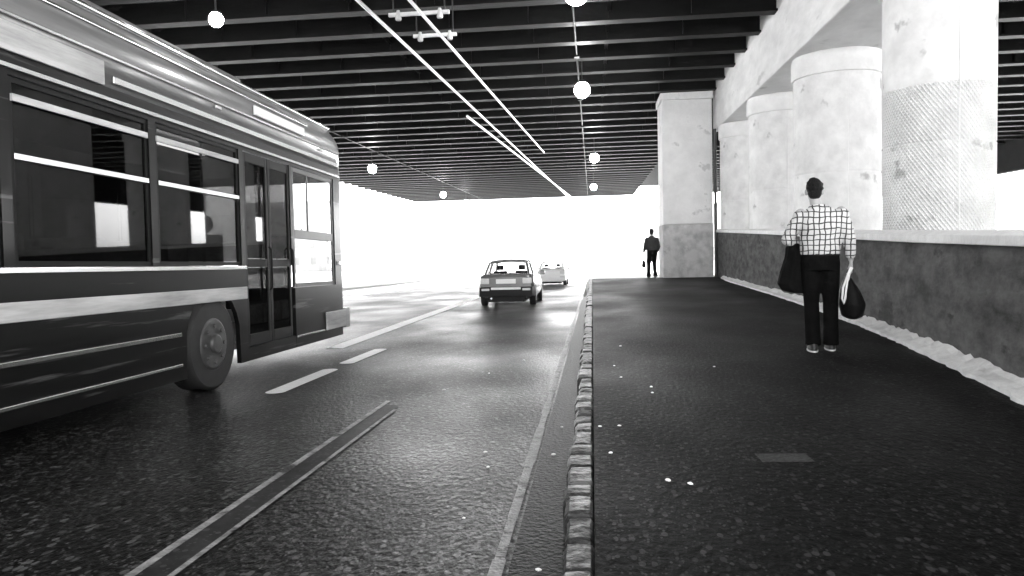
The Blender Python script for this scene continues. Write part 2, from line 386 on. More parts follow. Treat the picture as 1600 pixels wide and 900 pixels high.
# low wall: render, coping, mortar footing
WP = [(-6, 2.2, 1.0), (3, 2.72, 1.02), (5.4, 3.08, 1.05), (8.8, 3.6, 1.1), (13, 3.93, 1.2), (18, 4.15, 1.35), (27, 4.42, 1.58)]
def interp(y, k):
    for a, b in zip(WP, WP[1:]):
        if y <= b[0] or b is WP[-1]: return a[k] + (b[k]-a[k])*(y-a[0])/(b[0]-a[0])
def wallx(y): return sum(interp(y + d, 1) for d in (-1.5, -.75, 0, .75, 1.5))/5
WY0, WY1 = -3.0, 26.78
def ztop(y): return interp(y, 2)
wl = empty('parapet_wall', (0, 0, 0), 'low dark rendered wall with pale coping below the columns', 'wall')
mb = MB(); n = 26; rings = []
for i in range(n + 1):
    yy = WY0 + (WY1 - WY0)*i/n; x = wallx(yy); zt = ztop(yy)
    rings.append([(x, yy, -.3), (x, yy, zt), (x+.45, yy, zt), (x+.45, yy, -.3)])
mb.loft(rings, smooth=False); mb.build('render', M['wall'], wl)
mb = MB(); rings = []
for i in range(n + 1):
    yy = WY0 + (WY1 - WY0)*i/n; x = wallx(yy); zt = ztop(yy)+.002
    rings.append([(x-.05, yy, zt), (x-.055, yy, zt+.085), (x+.05, yy, zt+.12), (x+.55, yy, zt+.12), (x+.55, yy, zt)])
mb.loft(rings, smooth=False); mb.build('coping', M['cap'], wl, bevel=.008)
mb = MB(); rings = []; rf = random.Random(11); yy = 4.4
while yy < 25.6:
    x = wallx(yy); w = .2 + rf.uniform(-.018, .018); h = .05 + rf.uniform(-.02, .025)
    k = min(1, (25.8-yy)/3)
    w *= k*.7+.3
    rings.append([(x-w, yy, -.02), (x-w*.98, yy, .03+rf.uniform(0, .015)), (x-w*.6, yy, .04+h*.25+rf.uniform(-.008, .008)), (x-w*.3, yy, .04+h*.6+rf.uniform(-.012, .012)), (x+.02, yy, h+.05), (x+.02, yy, -.02)])
    yy += rf.uniform(.07, .16) if yy < 14 else rf.uniform(.2, .4)
mb.loft(rings, smooth=False); mb.build('mortar_footing', M['rubble'], wl)
# slim dark post added to stand for the dark gap between wall and pillar
mb = MB(); mb.tube([(0, 0, -.1), (0, 0, 5.2)], .06); p = mb.build('gap_post', M['darkgrey']); p.location = (4.36, 26.7, 0)
tag(p, 'slim post added for the dark gap between the square pillar and the low wall', 'gap_post')
# unseen dark wall added behind the bus to block light from the left
mb = MB(); mb.box(-19.6, -19.05, 12, 30, -1.5, 6.88+DZ); tag(mb.build('light_block_wall', M['wall']), 'dark wall added behind the bus to block light from the open left side', 'wall')

# ------------------------------------------------------------------ hanging lamps
def lamp(x, y, z, label, group, q=1.0):
    r = empty('hanging_lamp', (x, y, z), label, 'lamp', group)
    MB().ell((0, 0, 0), .23*q, .23*q, .24*q).build('globe', M['globe'], r)
    MB().lathe([(.13*q, .19*q), (.15*q, .22*q), (.1*q, .27*q), (.03*q, .3*q)], n=20).build('cap', M['darkgrey'], r)
    MB().tube([(0, 0, .28*q), (0, 0, ZD - z)], .018).build('rod', M['darkgrey'], r)
    return r
lamp(-.2, 13.6, 5.75, 'lit globe lamp hanging at the very top edge, over the pavement', 'lamps above the kerb')
lamp(-.2, 21.9, 5.75, 'lit globe lamp, second along the kerb from the top of the picture', 'lamps above the kerb')
lamp(.2, 37.5, 5.65, 'lit globe lamp, third along the kerb, above the far end', 'lamps above the kerb')
lamp(.2, 54, 5.55, 'smallest lit globe lamp above the kerb near the tunnel mouth', 'lamps above the kerb')
lamp(-11.6, 38.6, 5.65, 'lit globe lamp just past the front of the bus roof', 'lamps above the far lanes')
lamp(-11.5, 57, 5.6, 'lit globe lamp in the middle of the far row', 'lamps above the far lanes')
lamp(-11.4, 67, 5.6, 'smallest lit globe lamp of the far row, at the tunnel mouth', 'lamps above the far lanes')
lamp(-7.2, 13.9, 5.75, 'lit globe lamp above the bus roof, top left', 'lamps above the far lanes', .6)

for x, lb in ((-.32, 'long dark conduit under the girders beside the lamps above the kerb'), (-11.3, 'long dark conduit under the girders beside the lamps above the far lanes')):
    mb = MB(); mb.tube([(x, Y0+.3, 6.52), (x, 40, 6.52), (x, 77, 6.52)], .025, n=8)
    for y in range(9, 76, 6): mb.box(x-.07, x+.07, y-.1, y+.1, 6.46, 6.545)
    tag(mb.build('conduit', M['matblack']), lb, 'conduit')
# ------------------------------------------------------------------ trolley wires
def wire(pts, label, r=.028):
    mb = MB(); mb.tube(pts, r, n=8); tag(mb.build('overhead_wire', M['wire']), label, 'wire', 'overhead wires')
ZW = 5.45
def along(p, q, y, z): return (p[0] + (q[0]-p[0])*(y-p[1])/(q[1]-p[1]), y, z)
wa = ((-3.9, 12.4), (-1.97, 60)); wb = ((-3.03, 12.6), (-2.05, 33.1)); wc = ((-3.87, 23.4), (-1.72, 60))
wire([along(*wa, y, ZW) for y in (2.7, 12, 30, 50, 82)], 'long pale overhead wire, the one on the bus side of the pair', .034)
wire([along(*wb, y, ZW) for y in (2.7, 12, 22, 33.1)], 'pale overhead wire ending in mid air, the one on the pavement side of the pair', .032)
wire([along(*wc, y, ZW - .03) for y in (23.4, 35, 50, 80)], 'short pale overhead wire joining the pair from the bus side', .04)
def hanger(y, w, label):
    h = empty('wire_hanger', (-3.1, y, ZW), label, 'wire hanger', 'hangers of the overhead wires')
    MB().box(-w/2, w/2, -.03, .03, .05, .12).build('crossbar', M['plate'], h, bevel=.01)
    for sx in (-1, 1):
        MB().tube([(sx*w*.42, 0, .11), (sx*w*.42, 0, ZD - ZW)], .014, n=8).build('rod', M['darkgrey'], h)
        MB().lathe([(.05, -.02), (.06, .0), (.06, .05), (.03, .16)], cx=sx*w*.34, n=14).build('insulator', M['lens'], h)
hanger(13.6, 1.15, 'pale crossbar holding the overhead wires, nearest the top of the picture')
hanger(15.0, .9, 'shorter pale crossbar on the overhead wires, just behind the first')

# ------------------------------------------------------------------ bus
PITCH = -math.atan(.02)
bus = empty('bus', (-5.2, -.55, zr(-.55)), 'long dark city bus with bright mouldings passing in the far lane', 'bus', rot=(PITCH, 0, 0))
BL, HW, T = 12.0, 1.25, .05
def side_panel(b, x0, x1, arches):
    o = [(0, .2)]
    for cy in arches:
        for k in range(13):
            a = math.pi - math.pi*k/12
            o.append((cy + .56*math.cos(a), max(.2, .5 + .56*math.sin(a)) if 0 < k < 12 else .2))
    o += [(BL-.18, .2), (BL-.18, 1.3), (0, 1.3)]
    b.prism(o, 'x', x0, x1)
body = MB()
side_panel(body, -HW, -HW+T, (2.9, 7.85))
# right flank: lower panel broken by the two doors
def flank(a, b_, arch=None):
    o = [(a, .2)]
    for ar in arch or ():
        for k in range(13):
            t = math.pi - math.pi*k/12
            o.append((ar + .56*math.cos(t), max(.2, .5 + .56*math.sin(t)) if 0 < k < 12 else .2))
    o += [(b_, .2), (b_, 1.3), (a, 1.3)]
    body.prism(o, 'x', HW-T, HW)
flank(0, 8.6, (2.9, 7.85)); body.box(HW-T, HW, 9.98, 11.55, .2, 1.0)
win_r = [(.25, 1.75), (1.85, 3.4), (3.5, 5.1), (5.2, 6.8), (6.9, 8.5)]
win_l = [(.25, 1.75), (1.85, 3.4), (3.5, 5.1), (5.2, 6.7), (6.8, 8.4), (8.5, 10.0), (10.1, 11.7)]
def pillars(x0, x1, wins, end):
    edges = [0] + [q for w in wins for q in w] + [end]
    for a, b in zip(edges[::2], edges[1::2]):
        if b - a > .01: body.box(x0, x1, a, b, 1.3, 2.62)
pillars(-HW, -HW+T, win_l, BL-.18)
for a, b in ((0, .25), (1.75, 1.85), (3.4, 3.5), (5.1, 5.2), (6.8, 6.9), (8.5, 8.6), (9.9, 9.98)): body.box(HW-T, HW, a, b, 1.3, 2.62)
body.box(HW-T, HW, 11.55, BL-.18, .2, 2.62)
for s in (-1, 1):
    x0, x1 = (HW-T, HW) if s > 0 else (-HW, -HW+T)
    body.box(x0, x1, 0, BL-.18, 2.62, 2.78)
# corners, ends, floor
for s in (-1, 1):
    for ye in (BL-.18,):
        q = [(s*(HW-.18) + s*.18*math.cos(t), ye + .18*math.sin(t)) for t in [math.pi/2*k/6 for k in range(7)]]
        q2 = [(s*(HW-.18) + s*.13*math.cos(t), ye + .13*math.sin(t)) for t in [math.pi/2*k/6 for k in range(7)]]
        body.prism(q + q2[::-1], 'z', .32, 2.78)
body.box(-HW+.18, HW-.18, BL-T, BL, .32, .95); body.box(-HW+.18, HW-.18, BL-T, BL, 2.62, 2.78)
body.box(-HW+T, HW-T, 0, T, .32, 1.5); body.box(-HW+T, HW-T, 0, T, 2.5, 2.78)
body.box(-HW+T, -HW+.2, 0, T, 1.5, 2.5); body.box(HW-.2, HW-T, 0, T, 1.5, 2.5)
body.box(HW-T, HW-.004, 8.603, 9.977, .2, .355)
body.build('body', M['streak'], bus)
b = MB(); b.box(-HW+T+.002, HW-T-.002, .06, BL-.2, .36, .42); b.build('floor', M['inner'], bus)
# roof with coved sides
b = MB(); prof = []
for k in range(9):
    t = math.pi/2*k/8; prof.append((HW-.42+.42*math.cos(t)*1.0, 3.09+.42*math.sin(t)))
prof = [(HW-.005, 2.783)] + prof
prof = prof + [(-x, z) for x, z in prof[::-1]]
inn = [(x*.95, z-.06 if z > 2.8 else z) for x, z in prof]
def rf_ring(y, s, dz=0): return [(x*s, y, z+dz) for x, z in prof]
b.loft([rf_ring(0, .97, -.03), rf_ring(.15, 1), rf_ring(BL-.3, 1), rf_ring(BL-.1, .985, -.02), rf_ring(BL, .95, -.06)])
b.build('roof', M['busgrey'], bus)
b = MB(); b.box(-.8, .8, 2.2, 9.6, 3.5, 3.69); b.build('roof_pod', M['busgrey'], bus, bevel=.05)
# mouldings, with one band painted as reflected sky
def mould(h0, h1, a, b_, mt, proud=.02, x=HW):
    MB().box(x + .002, x + proud, a, b_, h0, h1).build('moulding', mt, bus, bevel=.006)
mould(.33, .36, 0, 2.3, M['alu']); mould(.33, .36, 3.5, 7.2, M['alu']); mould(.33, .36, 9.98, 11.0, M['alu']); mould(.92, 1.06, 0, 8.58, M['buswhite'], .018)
mould(.62, .66, 0, 2.3, M['alu']); mould(.62, .66, 3.5, 7.2, M['alu'])
mould(1.255, 1.298, 0, 8.58, M['alu'])
mould(2.66, 2.70, 0, 11.8, M['alu']); mould(2.78, 2.98, 0, 6.2, M['buswhite'], .02); mould(2.82, 2.88, 6.3, 11.7, M['alu'], .03); mould(3.08, 3.19, 8.9, 10.4, M['plate'], .03)  # wide pale band at the near end puts the sky's reflection into the colour
mould(3.02, 3.05, 0, 11.8, M['alu'], .022); 
MB().tube([(HW-.12, .2, 3.42), (HW-.12, 11.7, 3.42)], .034, n=8).build('drip_rail', M['alu'], bus)
MB().tube([(HW-.03, .2, 3.26), (HW-.03, 10.6, 3.26)], .022, n=8).build('drip_rail', M['alu'], bus)
# windows
def window(x, a, b_, z0, z1, bar=True):
    f = MB()
    for q in ((a, a+.04, z0, z1), (b_-.04, b_, z0, z1), (a+.04, b_-.04, z0, z0+.04), (a+.04, b_-.04, z1-.04, z1)):
        f.box(x-.02, x+.012, *q)
    if bar: f.box(x-.015, x+.014, a+.04, b_-.04, z0+.74, z0+.79)
    w = f.build('window', M['matblack'], bus)
    if bar: MB().box(x+.015, x+.03, a+.02, b_-.02, z0+.745, z0+.785).build('transom', M['alu'], w)
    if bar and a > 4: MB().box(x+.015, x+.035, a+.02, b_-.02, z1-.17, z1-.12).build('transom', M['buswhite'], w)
    MB().box(x-.008, x-.002, a+.041, b_-.041, z0+.041, z1-.041).build('pane', M['glass'], w)
for a, b_ in win_r: window(HW-.025, a+.003, b_-.003, 1.303, 2.617)
for a, b_ in win_l: window(-HW+.025, a+.003, b_-.003, 1.303, 2.617, False)
w = MB(); w.box(-HW+.2, HW-.2, BL-.035, BL-.015, .953, 2.617); wp = w.build('windscreen', M['clear'], bus)
MB().tube([(-.1, BL+.01, 1.2), (.55, BL+.012, 1.9)], .012, n=6).build('wiper', M['rubber'], wp)
w = MB(); w.box(-HW+.203, HW-.203, .02, .035, 1.503, 2.497); w.build('rear_window', M['glass'], bus)
# doors: two leaves each with an upper and a lower pane
def door(a, b_):
    mid = (a + b_)/2
    for p, q in ((a+.006, mid-.006), (mid+.006, b_-.006)):
        f = MB()
        for k in ((p, p+.06, .36, 2.61), (q-.06, q, .36, 2.61), (p+.06, q-.06, .36, .5), (p+.06, q-.06, 1.28, 1.38), (p+.06, q-.06, 2.5, 2.61)):
            f.box(HW-.045, HW-.01, *k)
        d = f.build('door_leaf', M['matblack'], bus, bevel=.006)
        for z0, z1 in ((.502, 1.278), (1.382, 2.498)): MB().box(HW-.03, HW-.024, p+.061, q-.061, z0, z1).build('pane', M['glass'], d)
        MB().tube([(HW, q-.03, 1.0), (HW+.03, q-.03, 1.03), (HW+.03, q-.03, 1.5), (HW, q-.03, 1.53)], .014, n=8).build('handle', M['matblack'], d)
door(8.6, 9.9)
f = MB()
for q in ((9.983, 10.05, 1.003, 2.617), (11.48, 11.547, 1.003, 2.617), (10.05, 11.48, 1.003, 1.06), (10.05, 11.48, 1.66, 1.78), (10.05, 11.48, 2.55, 2.617)): f.box(HW-.04, HW-.012, *q)
f.box(HW-.035, HW-.015, 10.52, 10.56, 1.78, 2.55)
f = f.build('front_window', M['darkgrey'], bus, bevel=.006)
MB().box(HW-.03, HW-.024, 10.051, 11.479, 1.061, 1.659).build('pane', M['clear'], f)
MB().box(HW-.03, HW-.024, 10.051, 10.519, 1.781, 2.549).build('pane', M['clear'], f)
MB().box(HW-.03, HW-.024, 10.561, 11.479, 1.781, 2.549).build('pane', M['clear'], f)
# wheels, lamps, bumper, mirror
for y in (2.9, 7.85):
    for s in (-1, 1):
        x0, x1 = (HW-.3, HW-.02) if s > 0 else (-HW+.02, -HW+.3)
        wh = MB().disc_x(x0, x1, y, .48, .48, 36).build('wheel', M['rubber'], bus)
        xx = x1 if s > 0 else x0
        r_ = MB(); r_.disc_x(xx-.03, xx+.012, y, .48, .28, 28); r_.disc_x(xx-.02, xx+.05, y, .48, .1, 20)
        for k in range(8):
            t = 2*math.pi*k/8; r_.disc_x(xx, xx+.03, y+.19*math.cos(t), .48+.19*math.sin(t), .022, 8)
        r_.build('rim', M['rim'], wh)
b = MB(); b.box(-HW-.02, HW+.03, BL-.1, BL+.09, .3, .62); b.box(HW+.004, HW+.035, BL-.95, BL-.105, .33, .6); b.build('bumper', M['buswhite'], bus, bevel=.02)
for s in (-1, 1):
    b = MB(); b.ell((s*.95, BL+.01, .85), .13, .04, .13); b.build('headlight', M['lens'], bus)
    b = MB(); b.box(s*HW - .02, s*HW + .03, BL-.35, BL-.22, 1.3, 1.36); b.build('turn_signal', M['lens'], bus, bevel=.008)
for y in (1.0, 4.6, 8.0, 11.0):
    MB().box(HW+.002, HW+.03, y, y+.1, 2.97, 3.005).build('marker_light', M['lens'], bus, bevel=.006)
# inside: seats in pairs, lamps, poles
for k, y in enumerate((1.0, 1.85, 3.6, 4.4, 5.4, 6.3, 7.2)):
    for s in (-1, 1):
        b = MB(); b.box(s*.75-.42, s*.75+.42, y, y+.42, .8, .9); b.box(s*.75-.42, s*.75+.42, y-.09, y, .8, 1.55); b.box(s*.75-.03, s*.75+.03, y+.1, y+.3, .42, .8)
        b.build('seat', M['inner'], bus, bevel=.03)
b = MB(); b.box(-.35, .1, 10.3, 10.75, .9, 1.0); b.box(-.35, .1, 10.15, 10.3, .9, 1.75); b.box(-.2, -.05, 10.4, 10.6, .42, .9); b.ell((-.12, 10.2, 1.9), .13, .06, .13)
b.build('driver_seat', M['seatc'], bus, bevel=.03)
for y in (2.0, 4.4, 8.0):
    MB().box(.45, .55, y, y+1.1, 2.66, 2.69).build('ceiling_lamp', M['inlamp'], bus)
for y in (4.1, 8.5, 9.95):
    MB().tube([(.8, y, .42), (.8, y, 2.75)], .018, n=8).build('grab_pole', M['alu'], bus)

# ------------------------------------------------------------------ cars
def car(loc, label, paint, bump_m, rz=0):
    c = empty('car', loc, label, 'car', 'cars driving away', rot=(PITCH, 0, rz))
    W = .86
    def sect(y, w, zb, zs, zt, tw):
        """half outline mirrored: sill, flank, shoulder, top"""
        h = [(w*.86, zb), (w*.97, zb+.1), (w, (zb+zs)*.5), (w*.97, zs-.06), (tw + (w-tw)*.75, zs), (tw, zt), (0, zt+.015)]
        return [(x, y, z) for x, z in h] + [(-x, y, z) for x, z in h[-2::-1]]
    b = MB()
    S = [(0.0, .76, .36, .80, .86, .6), (.06, .82, .27, .90, .95, .66), (.5, .86, .24, .93, .97, .72), (1.2, .87, .22, .92, .95, .7), (2.6, .87, .22, .90, .93, .7),
         (3.2, .86, .22, .86, .92, .66), (3.9, .84, .24, .74, .80, .6), (4.15, .8, .28, .66, .72, .56), (4.25, .72, .34, .58, .62, .5)]
    b.loft([sect(*s) for s in S]); body = b.build('body', paint, c, bevel=0)
    # greenhouse frame: roof and pillars
    def gh(y, w, z, n=7):
        return y, w, z
    b = MB()
    roof = [[(x, y, z - .05*(abs(x)/.58)**2) for x in (-.58, -.4, 0, .4, .58)] for y, z in ((.72, 1.36), (1.0, 1.42), (1.6, 1.45), (2.2, 1.42), (2.5, 1.37))]
    top = [p for r in roof for p in r]
    n = 5
    fs = [(k*n+i, k*n+i+1, (k+1)*n+i+1, (k+1)*n+i) for k in range(4) for i in range(4)]
    b.add(top, fs, True); b.add([(x, y, z-.03) for x, y, z in top], [f[::-1] for f in fs], True)
    for s in (-1, 1):
        def bar(p, q, r=.03): b.tube([p, q], r, n=6)
        bar((s*.58, .72, 1.3), (s*.68, .32, .93), .045); bar((s*.57, 1.55, 1.39), (s*.72, 1.5, .92), .035)
        bar((s*.57, 2.5, 1.32), (s*.7, 3.15, .9), .032); bar((s*.58, .72, 1.3), (s*.58, 2.5, 1.32), .03)
    b.tube([(-.58, .72, 1.32), (0, .69, 1.37), (.58, .72, 1.32)], .028, n=6)
    b.build('roof', paint, c)
    b = MB(); b.add([(-.57, .73, 1.3), (.57, .73, 1.3), (.67, .34, .95), (-.67, .34, .95)], [(0, 1, 2, 3)]); b.build('rear_window', M['carglass'], c)
    b = MB(); b.add([(-.57, 2.5, 1.32), (.57, 2.5, 1.32), (.69, 3.12, .93), (-.69, 3.12, .93)], [(0, 1, 2, 3)]); b.build('windscreen', M['carglass'], c)
    for s in (-1, 1):
        b = MB(); b.add([(s*.585, .78, 1.3), (s*.585, 1.53, 1.37), (s*.715, 1.48, .94), (s*.69, .42, .95)], [(0, 1, 2, 3)]); b.build('side_window', M['carglass'], c)
        b = MB(); b.add([(s*.585, 1.57, 1.37), (s*.585, 2.48, 1.31), (s*.705, 3.08, .93), (s*.72, 1.52, .94)], [(0, 1, 2, 3)]); b.build('side_window', M['carglass'], c)
        b = MB(); b.box(min(s*.5, s*.79), max(s*.5, s*.79), -.012, .1, .67, .85); b.build('tail_light', M['lens'], c, bevel=.03)
        b = MB(); b.box(min(s*.5, s*.74), max(s*.5, s*.74), -.062, -.02, .47, .54); b.build('reflector', M['lens'], c, bevel=.012)
        b = MB(); b.box(min(s*.84, s*1.0), max(s*.84, s*1.0), 2.75, 2.85, .9, 1.04); b.build('door_mirror', paint, c, bevel=.03)
        for y in (.72, 3.42):
            x0, x1 = (.66, .85) if s > 0 else (-.85, -.66)
            wh = MB().disc_x(x0, x1, y, .3, .3, 28).build('wheel', M['rubber'], c)
            xx = x1 if s > 0 else x0
            MB().disc_x(xx-.012, xx+.012, y, .3, .19, 20).build('rim', M['rim'], wh)
        b = MB(); b.box(min(s*.872, s*.88), max(s*.872, s*.88), 1.7, 1.86, .8, .825); b.build('door_handle', M['carblack'], c)
    b = MB()
    b.loft([[(x*.80, -.05 - .0*x, z) for x, z in ((-1, .3), (-1, .58), (1, .58), (1, .3))], [(x*.87, .3, z) for x, z in ((-1, .28), (-1, .6), (1, .6), (1, .28))]], smooth=False)
    b.box(-.62, .62, -.0, .1, .2, .3); b.build('bumper', bump_m, c, bevel=.03)
    MB().box(-.45, .45, -.066, -.045, .5, .57).build('bumper_strip', M['plate'], c, bevel=.008)
    b = MB(); b.box(-.3, .3, -.02, .05, .68, .82); b.build('number_plate', M['plate'], c, bevel=.008)
    MB().tube([(-.45, -.04, .24), (-.45, .3, .24)], .03, n=10).build('exhaust', M['alu'], c)
    MB().box(-.55, .55, .0, 3.9, .13, .24).build('underbody', M['carblack'], c)
    for s in (-1, 1):
        b = MB(); b.box(s*.35-.22, s*.35+.22, 1.5, 1.62, .5, 1.05); b.box(s*.35-.11, s*.35+.11, 1.5, 1.58, 1.08, 1.24); b.build('front_seat', M['carblack'], c, bevel=.03)
    MB().box(-.6, .6, .78, .9, .5, 1.0).build('rear_seat', M['carblack'], c, bevel=.04)
    return c
car((-2.6, 22.0, zr(22.0)), 'silver car with a black bumper driving away in the near lane', M['carsilver'], M['carblack'])
car((-2.35, 42, zr(42)), 'white car farther ahead, half hidden by the silver car', M['carwhite'], M['carwhite'])

# ------------------------------------------------------------------ people
def ring(c, rx, ry, n=20, tilt=0):
    return [(c[0]+rx*math.cos(t), c[1]+ry*math.sin(t), c[2]) for t in [2*math.pi*k/n for k in range(n)]]
def fingers(b, palm, down, out, fwd, curl=.6, L=.085):
    """palm centre, unit vectors; four fingers curling and a thumb from the palm's side"""
    palm, down, out, fwd = map(Vector, (palm, down, out, fwd))
    for i, k in enumerate((.92, 1.0, .95, .76)):
        base = palm + down*.042 + fwd*(.033 - .022*i)
        l = L*k
        p1 = base + down*l*.45; p2 = p1 + (down*math.cos(curl) - out*math.sin(curl))*l*.32
        p3 = p2 + (down*math.cos(2.1*curl) - out*math.sin(2.1*curl))*l*.28
        b.tube([base - down*.03, p1, p2, p3], [.0105, .010, .009, .0075], n=8)
    t0 = palm - down*.015 + fwd*.035
    b.tube([t0, t0 + fwd*.028 + down*.022, t0 + fwd*.03 + down*.058 - out*.02], [.013, .012, .009], n=8)
def head(b, c):
    x, y, z = c
    b.ell((x, y, z+.02), .074, .092, .105); b.ell((x, y+.028, z-.045), .058, .068, .07)
    b.ell((x, y+.1, z-.015), .014, .022, .026)                       # nose
    b.ell((x, y+.088, z-.062), .026, .012, .012)                     # lips
    b.ell((x, y+.082, z+.022), .052, .014, .011)                     # brow
    for s in (-1, 1): b.ell((x+s*.08, y-.008, z-.012), .014, .022, .034)
def eyes(c, parent):
    for s in (-1, 1):
        MB().ell((c[0]+s*.03, c[1]+.088, c[2]+.003), .012, .008, .009, 10, 6).build('eye', M['hair'], parent)

def make_person(loc, rz, label, main=True):
    root = empty('person', loc, label, 'person', rot=(0, 0, rz))
    if main:
        hd = (-.055, .02, 1.655)
        lsh, lel, lwr = (-.19, 0, 1.42), (-.315, .02, 1.16), (-.16, .25, 1.06)
        rsh, rel, rwr = (.2, 0, 1.43), (.272, -.03, 1.15), (.3, .04, .93)
        lhip, lkn, lan = (-.09, 0, .92), (-.085, .02, .5), (-.085, -.1, .1)
        rhip, rkn, ran = (.09, 0, .92), (.105, .05, .5), (.11, .06, .085)
    else:
        hd = (.0, .02, 1.64)
        lsh, lel, lwr = (-.18, 0, 1.41), (-.25, -.03, 1.13), (-.29, .02, .9)
        rsh, rel, rwr = (.18, 0, 1.41), (.24, -.03, 1.13), (.22, .14, .93)
        lhip, lkn, lan = (-.085, 0, .9), (-.1, .08, .5), (-.1, .12, .085)
        rhip, rkn, ran = (.085, 0, .9), (.085, .0, .5), (.085, -.16, .11)
    b = MB()
    b.loft([ring((0, 0, .88), .15, .1), ring((0, 0, 1.05), .14, .095), ring((0, 0, 1.25), .16, .105), ring((0, 0, 1.38), .17, .1), ring((0, 0, 1.45), .1, .07), ring((hd[0]*.5, .0, 1.49), .06, .06)])
    b.tube([(hd[0]*.4, -.01, 1.44), (hd[0]*.8, .0, 1.52), (hd[0], .01, 1.6)], [.065, .056, .056], n=14)
    head(b, hd)
    for sh, el, wr in ((lsh, lel, lwr), (rsh, rel, rwr)):
        b.tube([sh, el], [.055, .042]); b.tube([el, wr], [.043, .027])
        b.ell(el, .043, .043, .043); b.ell(sh, .058, .058, .058)
        s = 1 if sh is rsh else -1
        d = (Vector(wr) - Vector(el)).normalized() if (main and s < 0) else Vector((0, 0, -1))
        pc = Vector(wr) + d*.05
        rn = [[pc + d*t + Vector((0, 1, 0))*a*wd + Vector((s, 0, 0))*c_*.016 for a, c_ in ((-1, -.6), (-1, .6), (0, 1), (1, .6), (1, -.6), (0, -1))] for t, wd in ((-.055, .024), (-.01, .038), (.045, .04))]
        b.loft(rn)
        fingers(b, pc, d, Vector((s, 0, 0)), Vector((0, 1, 0)) if abs(d.y) < .6 else Vector((0, 0, 1)), 1.0 if main else .8)
    for hp, kn, an in ((lhip, lkn, lan), (rhip, rkn, ran)):
        b.tube([hp, kn], [.08, .055]); b.tube([kn, an], [.056, .038]); b.ell(kn, .056, .056, .056)
        b.ell((an[0], an[1]+.06, an[2]-.04), .035, .11, .035)
    body = b.build('body', M['skin'], root, remesh=.0085, lap=2)
    eyes(hd, body)
    # hair
    h = MB(); h.ell((hd[0], hd[1]-.012, hd[2]+.035), .082, .094, .1); h.ell((hd[0], hd[1]-.045, hd[2]-.02), .07, .055, .075)
    rh = random.Random(9)
    for _ in range(40):
        t, u = rh.uniform(0, 6.28), rh.uniform(-.3, 1)
        q = math.sqrt(max(0, 1-u*u)); py = q*math.sin(t)*.09
        if u < .35 and py > .02: continue
        h.ell((hd[0]+q*math.cos(t)*.078, hd[1]-.012+py, hd[2]+.035+u*.093), .018, .018, .016, 8, 6)
    h.build('hair', M['hair'], root, remesh=.008, lap=1)
    # shirt / top
    t = MB()
    wx = 1.0
    t.loft([ring((0, 0, 1.0), .195*wx, .135), ring((0, -.005, 1.08), .2*wx, .14), ring((0, -.01, 1.2), .2*wx, .14), ring((0, -.015, 1.33), .212*wx, .135), ring((0, -.01, 1.42), .2*wx, .11), ring((-.005, 0, 1.475), .12, .08), ring((hd[0]*.5, 0, 1.515), .07, .068)])
    for sh, el, wr in ((lsh, lel, lwr), (rsh, rel, rwr)):
        e2 = Vector(el).lerp(Vector(wr), .85)
        m_ = Vector(sh).lerp(Vector(el), .5)
        t.tube([(sh[0]*.9, sh[1], sh[2]-.03), m_, el], [.078, .072, .062], n=14); t.tube([el, Vector(el).lerp(Vector(wr), .5), e2], [.062, .058, .044], n=14)
        t.ell(el, .063, .063, .063); t.ell((sh[0], sh[1], sh[2]-.03), .08, .08, .078)
    t.build('shirt' if main else 'jacket', M['check'] if main else M['greycloth'], root, remesh=.011, lap=3)
    # trousers
    t = MB()
    t.loft([ring((0, 0, .84), .185, .125), ring((0, 0, .95), .188, .13), ring((0, 0, 1.04), .175, .122)])
    for hp, kn, an in ((lhip, lkn, lan), (rhip, rkn, ran)):
        hp = (hp[0], hp[1], hp[2]); hem = Vector(an) + Vector((0, 0, -.03))
        t.tube([hp, Vector(hp).lerp(Vector(kn), .5), kn, Vector(kn).lerp(hem, .5), hem], [.1, .092, .076, .074, .078], n=16); t.ell(hp, .1, .11, .1)
    t.build('trousers', M['blackcloth'], root, remesh=.012, lap=3)
    if main:
        MB().loft([ring((0, 0, .985), .189, .131), ring((0, 0, 1.015), .19, .132)]).build('belt', M['leather'], root)
    for hp, kn, an in ((lhip, lkn, lan), (rhip, rkn, ran)):
        s = MB(); lift = an[2] - .085
        toe = .17
        s.loft([ring((an[0], an[1]-.01, .11+lift), .045, .05), ring((an[0], an[1]+.02, .07+lift), .047, .085), ring((an[0], an[1]+.06, .035+lift*.6), .05, .15), ring((an[0], an[1]+.06, .014+lift*.4), .05, .152)])
        sh_ = s.build('shoe', M['shoe'], root, remesh=.008, lap=2)
        MB().loft([ring((an[0], an[1]+.06, .0+lift*.4), .052, .155), ring((an[0], an[1]+.06, .013+lift*.4), .053, .157)]).build('sole', M['sole'] if main else M['shoe'], sh_)
    return root
MAN = (2.34, 7.9, 0)
make_person(MAN, R(-8), 'man in a white checked shirt and black trousers walking away along the wall')
def local(root, p, rz): return Matrix.Translation(root) @ Matrix.Rotation(rz, 4, 'Z') @ Vector(p)
